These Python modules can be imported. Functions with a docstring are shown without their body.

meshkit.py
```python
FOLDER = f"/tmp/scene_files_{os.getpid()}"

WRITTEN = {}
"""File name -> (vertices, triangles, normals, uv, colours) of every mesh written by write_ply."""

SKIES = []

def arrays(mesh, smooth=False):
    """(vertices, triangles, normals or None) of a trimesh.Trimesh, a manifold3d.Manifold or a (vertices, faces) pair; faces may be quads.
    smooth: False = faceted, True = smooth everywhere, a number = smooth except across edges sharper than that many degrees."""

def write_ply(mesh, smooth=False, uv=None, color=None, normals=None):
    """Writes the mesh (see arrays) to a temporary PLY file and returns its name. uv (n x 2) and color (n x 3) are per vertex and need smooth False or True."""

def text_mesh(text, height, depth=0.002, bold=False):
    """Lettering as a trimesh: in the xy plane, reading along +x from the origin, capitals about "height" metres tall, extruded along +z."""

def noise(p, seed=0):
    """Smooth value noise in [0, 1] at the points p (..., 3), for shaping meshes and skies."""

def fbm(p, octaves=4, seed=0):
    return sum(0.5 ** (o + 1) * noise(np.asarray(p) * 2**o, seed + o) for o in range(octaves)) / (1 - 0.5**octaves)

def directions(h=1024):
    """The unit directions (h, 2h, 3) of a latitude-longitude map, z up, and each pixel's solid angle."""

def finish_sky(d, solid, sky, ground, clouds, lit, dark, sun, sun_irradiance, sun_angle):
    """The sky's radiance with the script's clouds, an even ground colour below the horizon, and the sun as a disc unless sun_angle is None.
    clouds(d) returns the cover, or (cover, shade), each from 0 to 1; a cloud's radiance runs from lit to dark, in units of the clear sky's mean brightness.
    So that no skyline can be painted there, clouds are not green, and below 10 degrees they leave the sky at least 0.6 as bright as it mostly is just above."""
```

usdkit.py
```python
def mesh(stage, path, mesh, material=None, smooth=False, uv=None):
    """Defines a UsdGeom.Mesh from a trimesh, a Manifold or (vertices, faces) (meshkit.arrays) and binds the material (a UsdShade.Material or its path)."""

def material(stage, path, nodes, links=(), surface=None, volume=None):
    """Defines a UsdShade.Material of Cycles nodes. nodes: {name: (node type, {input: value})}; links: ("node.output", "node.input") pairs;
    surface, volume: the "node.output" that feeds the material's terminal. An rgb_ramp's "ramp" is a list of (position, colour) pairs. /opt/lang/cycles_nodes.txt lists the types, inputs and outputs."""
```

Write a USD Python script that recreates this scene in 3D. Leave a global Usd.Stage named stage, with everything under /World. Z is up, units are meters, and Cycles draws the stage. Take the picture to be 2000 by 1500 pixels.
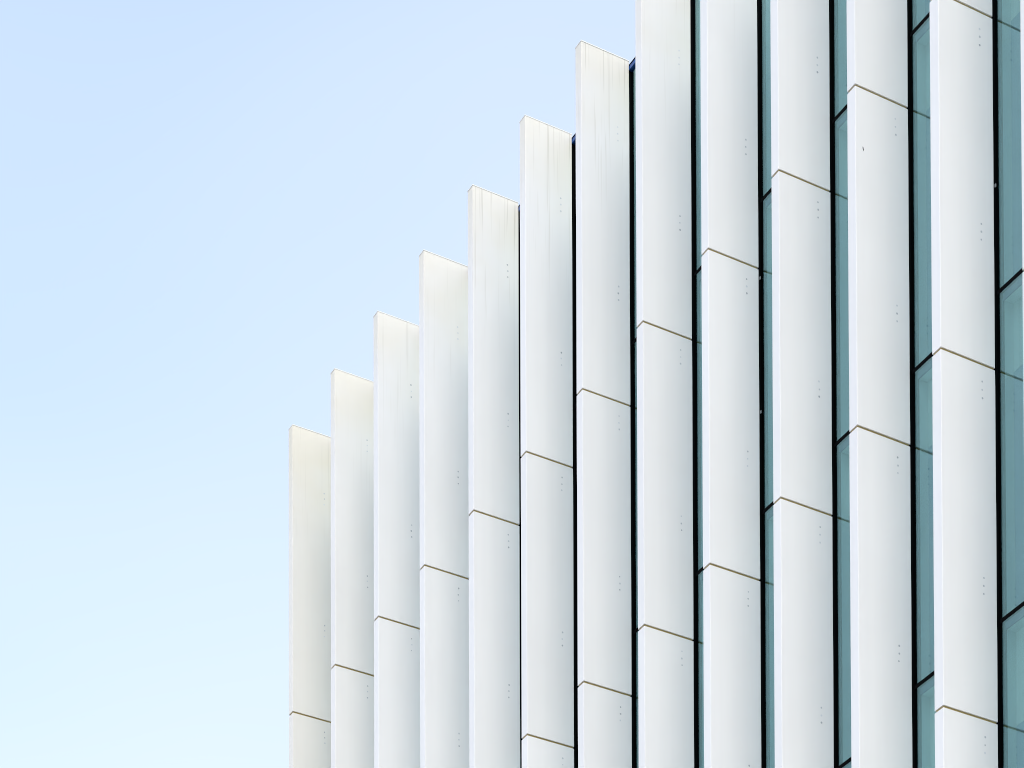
import math, random
import numpy as np
import trimesh
from shapely.geometry import Polygon
from pxr import Usd, UsdGeom, UsdLux, UsdShade, Gf, Sdf
import usdkit

stage = Usd.Stage.CreateInMemory()
UsdGeom.SetStageUpAxis(stage, "Z")
UsdGeom.SetStageMetersPerUnit(stage, 1.0)
world = UsdGeom.Xform.Define(stage, "/World")
stage.SetDefaultPrim(world.GetPrim())
UsdGeom.Scope.Define(stage, "/World/Looks")
random.seed(4)

# ---------------------------------------------------------------- camera
Z0 = 26.0                       # height of the first joint row above the pavement
CAM = np.array([30.2472, -18.8685, Z0 - 24.3171])
YAW, PITCH, ROLL = -1.0629, 0.0261, -0.0032
FPX, HORIZON = 5448.12, 4143.84  # focal length and horizon row, in pixels of a 2000 x 1500 picture
f = np.array([math.sin(YAW), math.cos(YAW), 0.0]); r = np.array([math.cos(YAW), -math.sin(YAW), 0.0]); u = np.array([0, 0, 1.0])
f, u = f * math.cos(PITCH) + u * math.sin(PITCH), u * math.cos(PITCH) - f * math.sin(PITCH)
r, u = r * math.cos(ROLL) + u * math.sin(ROLL), u * math.cos(ROLL) - r * math.sin(ROLL)
cam = UsdGeom.Camera.Define(stage, "/World/camera")
cam.CreateHorizontalApertureAttr(36.0)
cam.CreateVerticalApertureAttr(27.0)
cam.CreateFocalLengthAttr(FPX * 36.0 / 2000.0)
cam.CreateVerticalApertureOffsetAttr((HORIZON - 750.0) * 36.0 / 2000.0)
cam.CreateClippingRangeAttr(Gf.Vec2f(0.1, 20000.0))
M = Gf.Matrix4d(*r, 0, *u, 0, *(-f), 0, *CAM, 1)
cam.AddTransformOp().Set(M)
cam.CreateExposureAttr(1.5)

# ---------------------------------------------------------------- sky and sun (hazy bright day, sun behind the camera's right shoulder)
SUN_AZ, SUN_EL = math.radians(118.0), math.radians(50.0)       # azimuth from +y towards +x
SUN = np.array([math.sin(SUN_AZ) * math.cos(SUN_EL), math.cos(SUN_AZ) * math.cos(SUN_EL), math.sin(SUN_EL)])
sky = UsdLux.DomeLight.Define(stage, "/World/sky")
SKY_OFF = (2.1, 7.7, 3.0)
sky_mat = usdkit.material(stage, "/World/Looks/sky_air", {
    "s": ("sky_texture", {"sky_type": "single_scattering", "sun_disc": False, "sun_elevation": SUN_EL, "sun_rotation": SUN_AZ,
                          "air_density": 1.0, "aerosol_density": 1.0, "ozone_density": 1.0, "altitude": 20.0}),
    "tc": ("texture_coordinate", {}), "dir": ("separate_xyz", {}),
    # thin high haze: thicker towards the horizon, drifting in soft bands
    "low": ("map_range", {"from_min": 0.40, "from_max": 0.70, "to_min": 0.80, "to_max": 0.36, "clamp": True}),
    "map": ("mapping", {"location": SKY_OFF, "rotation": (0.3, 0.5, 0.7), "scale": (1.6, 1.6, 3.2)}),
    "n": ("noise_texture", {"scale": 1.1, "detail": 3.0, "roughness": 0.45, "distortion": 0.5}),
    "sum": ("math", {"math_type": "multiply_add", "value2": 0.9}),
    "fac": ("math", {"math_type": "subtract", "value2": 0.45, "use_clamp": True}),
    "veil": ("mix_color", {"use_clamp": False, "b": (2.19, 2.33, 2.58)}),
    "b": ("background_shader", {"strength": 0.15})},
    [("tc.generated", "map.vector"), ("tc.generated", "dir.vector"), ("dir.z", "low.value"), ("map.vector", "n.vector"), ("n.fac", "sum.value1"), ("low.result", "sum.value3"),
     ("sum.value", "fac.value1"), ("fac.value", "veil.fac"), ("s.color", "veil.a"), ("veil.result", "b.color")], surface="b.background")
UsdShade.MaterialBindingAPI.Apply(sky.GetPrim()).Bind(sky_mat)
sky.GetPrim().SetCustomDataByKey("kind", "structure")
sun = UsdLux.DistantLight.Define(stage, "/World/sun")
sun.CreateIntensityAttr(0.185); sun.CreateAngleAttr(26.0); sun.CreateNormalizeAttr(True) if hasattr(sun, "CreateNormalizeAttr") else None
sun.CreateColorAttr(Gf.Vec3f(1.0, 0.94, 0.86))
sun.AddTransformOp().Set(Gf.Matrix4d().SetRotate(Gf.Rotation(Gf.Vec3d(0, 0, 1), Gf.Vec3d(*SUN))))

# ---------------------------------------------------------------- materials
def simple(name, color, rough=0.5, **kw):
    return usdkit.material(stage, f"/World/Looks/{name}", {"p": ("principled_bsdf", {"base_color": color, "roughness": rough, **kw})}, surface="p.BSDF")

ZTOP = Z0 + 4.78
def panel_material(name, base, warm, streak, wide_warm=0.0):
    """White coated fin panel: faint mottling and rain marks everywhere; yellowed top edge and thin dark run-off streaks by amount."""
    nodes = {
        "g": ("geometry", {}), "x": ("separate_xyz", {}),
        "d": ("math", {"math_type": "subtract", "value1": ZTOP}),
        # faint vertical rain marks and soft mottling
        "m1": ("mapping", {"scale": (9.0, 9.0, 0.18)}), "n1": ("noise_texture", {"scale": 1.0, "detail": 4.0, "roughness": 0.6}),
        "m2": ("mapping", {"scale": (0.9, 0.9, 0.5)}), "n2": ("noise_texture", {"scale": 1.0, "detail": 3.0}),
        "r1": ("map_range", {"from_min": 0.3, "from_max": 0.7, "to_min": 0.985, "to_max": 1.005, "clamp": True}),
        "r2": ("map_range", {"from_min": 0.3, "from_max": 0.7, "to_min": 0.975, "to_max": 1.015, "clamp": True}),
        "oi": ("object_info", {}), "rv": ("map_range", {"from_min": 0.0, "from_max": 1.0, "to_min": 0.972, "to_max": 1.012, "clamp": True}),
        "m0": ("math", {"math_type": "multiply"}), "mm": ("math", {"math_type": "multiply"}),
        # run-off streaks under the top edge
        "m3": ("mapping", {"scale": (40.0, 40.0, 0.8)}), "n3": ("noise_texture", {"scale": 1.0, "detail": 1.5, "roughness": 0.4, "distortion": 0.15}),
        "r3": ("map_range", {"range_type": "smoothstep", "from_min": 0.61, "from_max": 0.73, "to_min": 0.0, "to_max": 1.0, "clamp": True}),
        "f3": ("map_range", {"range_type": "smoothstep", "from_min": 0.3, "from_max": 2.8, "to_min": 1.0, "to_max": 0.0, "clamp": True}),
        "s3": ("math", {"math_type": "multiply"}), "s4": ("math", {"math_type": "multiply", "value2": streak}),
        # yellowing towards the top edge
        "n4": ("noise_texture", {"scale": 1.4, "detail": 2.0}),
        "d4": ("math", {"math_type": "multiply_add", "value2": 1.6}),
        "f4": ("map_range", {"range_type": "smoothstep", "from_min": 0.5, "from_max": 2.6, "to_min": 1.0, "to_max": 0.0, "clamp": True}),
        "s5": ("math", {"math_type": "multiply_add", "value2": warm, "value3": wide_warm, "use_clamp": True}),
        "c1": ("mix_color", {"a": base, "b": (0.77, 0.715, 0.585)}),
        "c2": ("mix_color", {"b": (0.45, 0.41, 0.31)}),
        "c3": ("mix_color", {"blend_type": "multiply", "fac": 1.0}),
        "p": ("principled_bsdf", {"roughness": 0.5, "specular_ior_level": 0.35}),
    }
    links = [("g.position", "x.vector"), ("x.z", "d.value2"),
             ("g.position", "m1.vector"), ("m1.vector", "n1.vector"), ("n1.fac", "r1.value"),
             ("g.position", "m2.vector"), ("m2.vector", "n2.vector"), ("n2.fac", "r2.value"),
             ("r1.result", "m0.value1"), ("r2.result", "m0.value2"), ("oi.random", "rv.value"), ("m0.value", "mm.value1"), ("rv.result", "mm.value2"),
             ("g.position", "m3.vector"), ("m3.vector", "n3.vector"), ("n3.fac", "r3.value"), ("d.value", "f3.value"),
             ("r3.result", "s3.value1"), ("f3.result", "s3.value2"), ("s3.value", "s4.value1"),
             ("g.position", "n4.vector"), ("n4.fac", "d4.value1"), ("d.value", "d4.value3"), ("d4.value", "f4.value"),
             ("f4.result", "s5.value1"), ("s5.value", "c1.fac"), ("c1.result", "c2.a"), ("s4.value", "c2.fac"),
             ("c2.result", "c3.a"), ("mm.value", "c3.b"), ("c3.result", "p.base_color")]
    return usdkit.material(stage, f"/World/Looks/{name}", nodes, links, surface="p.BSDF")

WHITE = (0.815, 0.798, 0.762)
MAT = {
    "panel": panel_material("white_panel", WHITE, 0.0, 0.0),
    "panel_top": panel_material("white_panel_top", WHITE, 0.75, 0.16),
    "panel_streak": panel_material("white_panel_streaked", WHITE, 0.8, 0.42),
    "panel_cream": panel_material("cream_panel", WHITE, 0.8, 0.16, 0.42),
    "panel_ivory": panel_material("ivory_panel", WHITE, 0.8, 0.10, 0.15),
    "joint": simple("brown_joint", (0.43, 0.32, 0.12), 0.7),
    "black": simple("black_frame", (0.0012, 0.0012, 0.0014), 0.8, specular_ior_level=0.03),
    "transom": simple("black_transom", (0.0018, 0.0020, 0.0024), 0.8, specular_ior_level=0.05),
    "chip": simple("chip_dark", (0.06, 0.06, 0.06), 0.8),
    "blue": simple("blue_film", (0.012, 0.062, 0.23), 0.4),
    "bracket": simple("bracket_metal", (0.22, 0.23, 0.23), 0.5),
    "head": simple("grey_head", (0.17, 0.16, 0.28), 0.6),
    "reveal": simple("pale_reveal", (0.70, 0.72, 0.70), 0.7),
    "soffit": simple("pale_soffit", (0.85, 0.88, 0.88), 0.7),
    "roof": simple("roof_gravel", (0.35, 0.34, 0.32), 0.9),
    "cap": simple("cap_metal", (0.80, 0.78, 0.73), 0.5),
    "wall": simple("grey_wall", (0.35, 0.35, 0.35), 0.8),
}
MAT["glass"] = usdkit.material(stage, "/World/Looks/coated_glass", {
    "t": ("transparent_bsdf", {"color": (0.80, 0.92, 0.92)}),
    "inv": ("math", {"math_type": "multiply_add", "value2": -0.85, "value3": 1.0}), "fm": ("math", {"math_type": "multiply"}),
    "g0": ("geometry", {}),
    "g": ("glossy_bsdf", {"color": (0.40, 0.66, 0.70), "roughness": 0.0, "distribution": "ggx"}),
    "f": ("fresnel", {"IOR": 1.5}),
    "a": ("math", {"math_type": "multiply_add", "value2": 0.7, "value3": 0.37, "use_clamp": True}),
    "m": ("mix_closure", {})},
    [("f.fac", "a.value1"), ("g0.backfacing", "inv.value1"), ("a.value", "fm.value1"), ("inv.value", "fm.value2"), ("fm.value", "m.fac"),
     ("t.BSDF", "m.closure1"), ("g.BSDF", "m.closure2")], surface="m.closure")
MAT["hole"] = usdkit.material(stage, "/World/Looks/hole_varied", {
    "o": ("object_info", {}), "g": ("geometry", {}), "mp": ("mapping", {"scale": (14.0, 14.0, 0.25)}), "n": ("noise_texture", {"scale": 1.0, "detail": 2.0}),
    "r": ("map_range", {"from_min": 0.3, "from_max": 0.7, "to_min": 1.0, "to_max": 1.0, "clamp": True}),
    "c": ("mix_color", {"a": (0.36, 0.37, 0.37), "b": (0.66, 0.67, 0.67)}), "m": ("mix_color", {"blend_type": "multiply", "fac": 1.0}),
    "p": ("principled_bsdf", {"roughness": 0.8})},
    [("o.random", "c.fac"), ("g.position", "mp.vector"), ("mp.vector", "n.vector"), ("n.fac", "r.value"), ("c.result", "m.a"), ("r.result", "m.b"), ("m.result", "p.base_color")], surface="p.BSDF")
MAT["blind"] = usdkit.material(stage, "/World/Looks/blind_varied", {
    "o": ("object_info", {}), "g": ("geometry", {}), "mp": ("mapping", {"scale": (14.0, 14.0, 0.25)}), "n": ("noise_texture", {"scale": 1.0, "detail": 2.0}),
    "r": ("map_range", {"from_min": 0.3, "from_max": 0.7, "to_min": 0.72, "to_max": 1.0, "clamp": True}),
    "c": ("mix_color", {"a": (0.72, 0.76, 0.73), "b": (0.86, 0.86, 0.80)}), "m": ("mix_color", {"blend_type": "multiply", "fac": 1.0}),
    "p": ("principled_bsdf", {"roughness": 0.7})},
    [("o.random", "c.fac"), ("g.position", "mp.vector"), ("mp.vector", "n.vector"), ("n.fac", "r.value"), ("c.result", "m.a"), ("r.result", "m.b"), ("m.result", "p.base_color")], surface="p.BSDF")
MAT["spandrel"] = usdkit.material(stage, "/World/Looks/spandrel_varied", {
    "o": ("object_info", {}), "g": ("geometry", {}), "mp": ("mapping", {"scale": (14.0, 14.0, 0.25)}), "n": ("noise_texture", {"scale": 1.0, "detail": 2.0}),
    "r": ("map_range", {"from_min": 0.3, "from_max": 0.7, "to_min": 0.85, "to_max": 1.0, "clamp": True}),
    "c": ("mix_color", {"a": (0.24, 0.31, 0.44), "b": (0.36, 0.43, 0.52)}), "m": ("mix_color", {"blend_type": "multiply", "fac": 1.0}),
    "p": ("principled_bsdf", {"roughness": 0.6})},
    [("o.random", "c.fac"), ("g.position", "mp.vector"), ("mp.vector", "n.vector"), ("n.fac", "r.value"), ("c.result", "m.a"), ("r.result", "m.b"), ("m.result", "p.base_color")], surface="p.BSDF")
MAT["paving"] = usdkit.material(stage, "/World/Looks/pale_paving", {
    "g": ("geometry", {}), "b": ("brick_texture", {"scale": 1.0, "brick_width": 0.8, "row_height": 0.4, "mortar_size": 0.008,
          "color1": (0.22, 0.215, 0.20), "color2": (0.18, 0.175, 0.165), "mortar": (0.14, 0.13, 0.12)}),
    "p": ("principled_bsdf", {"roughness": 0.85})},
    [("g.position", "b.vector"), ("b.color", "p.base_color")], surface="p.BSDF")

# ---------------------------------------------------------------- helpers
taken = {}
def fresh(parent, name):
    k = (parent, name); n = taken.get(k, 0); taken[k] = n + 1
    return f"{parent}/{name}" + (f"_{n:03d}" if n else "")

def put(name, mesh, mat, parent="/World", label=None, smooth=False, **data):
    path = fresh(parent, name)
    m = usdkit.mesh(stage, path, mesh, MAT[mat], smooth=smooth)
    if label: m.GetPrim().SetCustomDataByKey("label", label)
    for k, v in data.items(): m.GetPrim().SetCustomDataByKey(k, v)
    return path

def box(x0, x1, y0, y1, z0, z1):
    b = trimesh.creation.box([x1 - x0, y1 - y0, z1 - z0])
    b.apply_translation([(x0 + x1) / 2, (y0 + y1) / 2, (z0 + z1) / 2])
    return b

def prism(x0, x1, y0, y1, z0, z1, c):
    """Upright panel with its four vertical edges chamfered by c."""
    p = Polygon([(x0 + c, y0), (x1 - c, y0), (x1, y0 + c), (x1, y1 - c), (x1 - c, y1), (x0 + c, y1), (x0, y1 - c), (x0, y0 + c)])
    m = trimesh.creation.extrude_polygon(p, z1 - z0, engine="earcut")
    m.apply_translation([0, 0, z0])
    return m

# ---------------------------------------------------------------- ground
gm = trimesh.Trimesh([[-3000, -3000, 0], [3000, -3000, 0], [3000, 3000, 0], [-3000, 3000, 0]], [[0, 1, 2], [0, 2, 3]], process=False)
put("pavement", gm, "paving", kind="structure")

# ---------------------------------------------------------------- the building
S, W, D, H = 1.5466, 0.1583, 0.7591, 4.0     # fin spacing, thickness and depth; storey
GAP = 0.038                                  # black recess between fin and glass
G = D + GAP                                  # glass plane
JH, JD = 0.030, 0.015                        # joint height and recess
NF = 16
B = "/World/office_building"
bx_ = UsdGeom.Xform.Define(stage, B).GetPrim()
bx_.SetCustomDataByKey("label", "tall white office building with sawtooth row of pale vertical fins and narrow teal glass strips")
bx_.SetCustomDataByKey("category", "building")

def fin_x(i):                                # right face of fin i (1 is the far end)
    return (i - 8) * S - (0.062 if i == 1 else 0.0)

joints = [Z0 - H * k for k in range(0, 6)]   # heights of the joints; the lowest panel stands on the pavement
XL, XR = fin_x(1) - W, fin_x(NF)
shell = trimesh.util.concatenate([box(XL + 0.05, XR, 1.25, 16.0, 0.0, Z0 + 4.60)])
put("body", shell, "wall", B)
put("roof", box(XL + 0.05, XR, 1.25, 16.0, Z0 + 4.603, Z0 + 4.66), "roof", B)

STREAK = {5: "panel_streak", 6: "panel_streak", 7: "panel_streak"}
for i in range(1, NF + 1):
    x1 = fin_x(i); x0 = x1 - W
    fin = put("fin", box(x0 + JD, x1 - JD, JD, D - JD, 0.05, ZTOP - 0.03), "joint", B,
              label={1: "cream outermost fin at the far left end of the facade", 7: "tallest fin whose top is seen, with dark rain streaks"}.get(i))
    edges = [ZTOP] + joints + [0.0]
    for k in range(len(edges) - 1):
        zt, zb = edges[k] - (JH / 2 if k else 0), edges[k + 1] + (JH / 2 if k + 1 < len(edges) - 1 else 0)
        mat = "panel"
        if k == 0: mat = STREAK.get(i, "panel_top")
        if i == 1: mat = "panel_cream"
        elif i == 2: mat = "panel_ivory"
        j = [random.uniform(-0.0012, 0.0012) for _ in range(2)]
        put("panel", prism(x0 + j[0], x1 + j[0], j[1], D + j[1], zb, zt, 0.004), mat, fin,
            label="top panel with dark vertical rain streaks" if mat == "panel_streak" else None)
        if 1 <= i <= 13 and k <= 3:
            for base in (3.71, 1.50):
                for q in (-1, 0, 1):
                    c = trimesh.creation.cylinder(radius=0.0115 + random.uniform(-0.002, 0.0015), height=0.006, sections=12)
                    c.apply_transform(trimesh.transformations.rotation_matrix(math.pi / 2, [0, 1, 0]))
                    c.apply_translation([x1 + j[0] - 0.0018, 0.575 + random.uniform(-0.004, 0.004), edges[k + 1] + base + 0.092 * q + random.uniform(-0.004, 0.004)])
                    put("fixing_hole", c, "hole", fin)
    put("fin_cap", box(x0 - 0.003, x1 + 0.003, -0.003, D + 0.001, ZTOP + 0.001, ZTOP + 0.014), "cap", fin)
    if i == 11:
        c = trimesh.creation.icosphere(1, 1.0); c.apply_scale([0.002, 0.008, 0.028])
        c.apply_transform(trimesh.transformations.rotation_matrix(0.25, [1, 0, 0]))
        c.apply_translation([x1 + 0.0005, 0.11, Z0 - 0.718])
        put("chip", c, "chip", fin)

# glazing between the fins: one strip per bay, its black post behind the fin, a pane, transom and shadow box per storey
ROWS = {8: [0.905, -3.095, -7.08], 9: [0.905, -3.10, -7.08], 10: [0.90, -3.10, -7.085], 11: [0.905, -3.095, -6.82], 12: [0.905, -3.10, -6.82]}
for i in range(1, NF):
    xa = fin_x(i); xb = fin_x(i + 1)
    strip = put("glazing_strip", trimesh.util.concatenate([
        box(xa - W + 0.004, xa - 0.003, D + 0.002, G - 0.0005, 0.05, Z0 + 4.655),
        box(xa - W - 0.05, xa + 0.056, G + 0.0125, G + 0.17, 0.05, Z0 + 4.655)]), "black", B)
    tr = ROWS.get(i, [0.905, -3.095, -7.08]) + [-11.05]
    head = 4.655
    xw = xa + 0.062                          # inner face of the box's side
    x_end = xb - W
    zlo = 0.1
    tops = [head] + [t - 0.052 for t in tr]; bots = list(tr) + [0.1 - Z0]
    for k, (zt, zb) in enumerate(zip(tops, bots)):
        put("glass_pane", box(xa - W + 0.01, x_end + 0.003, G, G + 0.012, Z0 + zb, Z0 + zt), "glass", strip)
        if k < len(tr):
            put("transom", box(xa - 0.001, x_end + 0.003, G - 0.004, G + 0.05, Z0 + tr[k] - 0.050, Z0 + tr[k] - 0.002), "transom", strip)
        hb = zt - 0.078
        put("head_panel", box(xa + 0.057, x_end, G + 0.03, G + 0.05, Z0 + hb, Z0 + zt - 0.001), "head", strip)
        put("soffit", box(xw, x_end, G + 0.052, G + 0.17, Z0 + hb + 0.001, Z0 + hb + 0.02), "soffit", strip)
        put("reveal", box(xa + 0.057, xw, G + 0.052, G + 0.19, Z0 + zb, Z0 + hb), "reveal", strip)
        jl = math.floor((zt - 0.3) / 4.0) * 4.0          # the panel joint level inside this storey
        jl = min(max(jl, zb + 0.3), zt - 0.4)
        put("back_panel", box(xw + 0.001, x_end, G + 0.172, G + 0.2, Z0 + jl + 0.004, Z0 + hb + 0.02), "blind", strip)
        put("spandrel_panel", box(xw + 0.001, x_end, G + 0.172, G + 0.2, Z0 + zb, Z0 + jl - 0.004), "spandrel", strip)
    put("coping", box(xa - W + 0.006, x_end - 0.002, D + 0.006, G + 0.4, Z0 + 4.67, Z0 + 4.722), "blue", strip, label="blue capping strip at the top of the glass")
    put("coping_lip", box(xa - W + 0.006, x_end - 0.002, D + 0.002, G + 0.4, Z0 + 4.724, Z0 + 4.742), "transom", strip)
    for (bi, dx, bz) in ((9, 0.023, -0.125), (9, 0.05, -1.844), (12, 0.04, -1.914)):
        if bi == i:
            c = box(xa + 0.001, xa + 0.02, D + 0.010, D + 0.018, Z0 + bz - 0.018, Z0 + bz + 0.018)
            put("bracket", c, "bracket", strip)
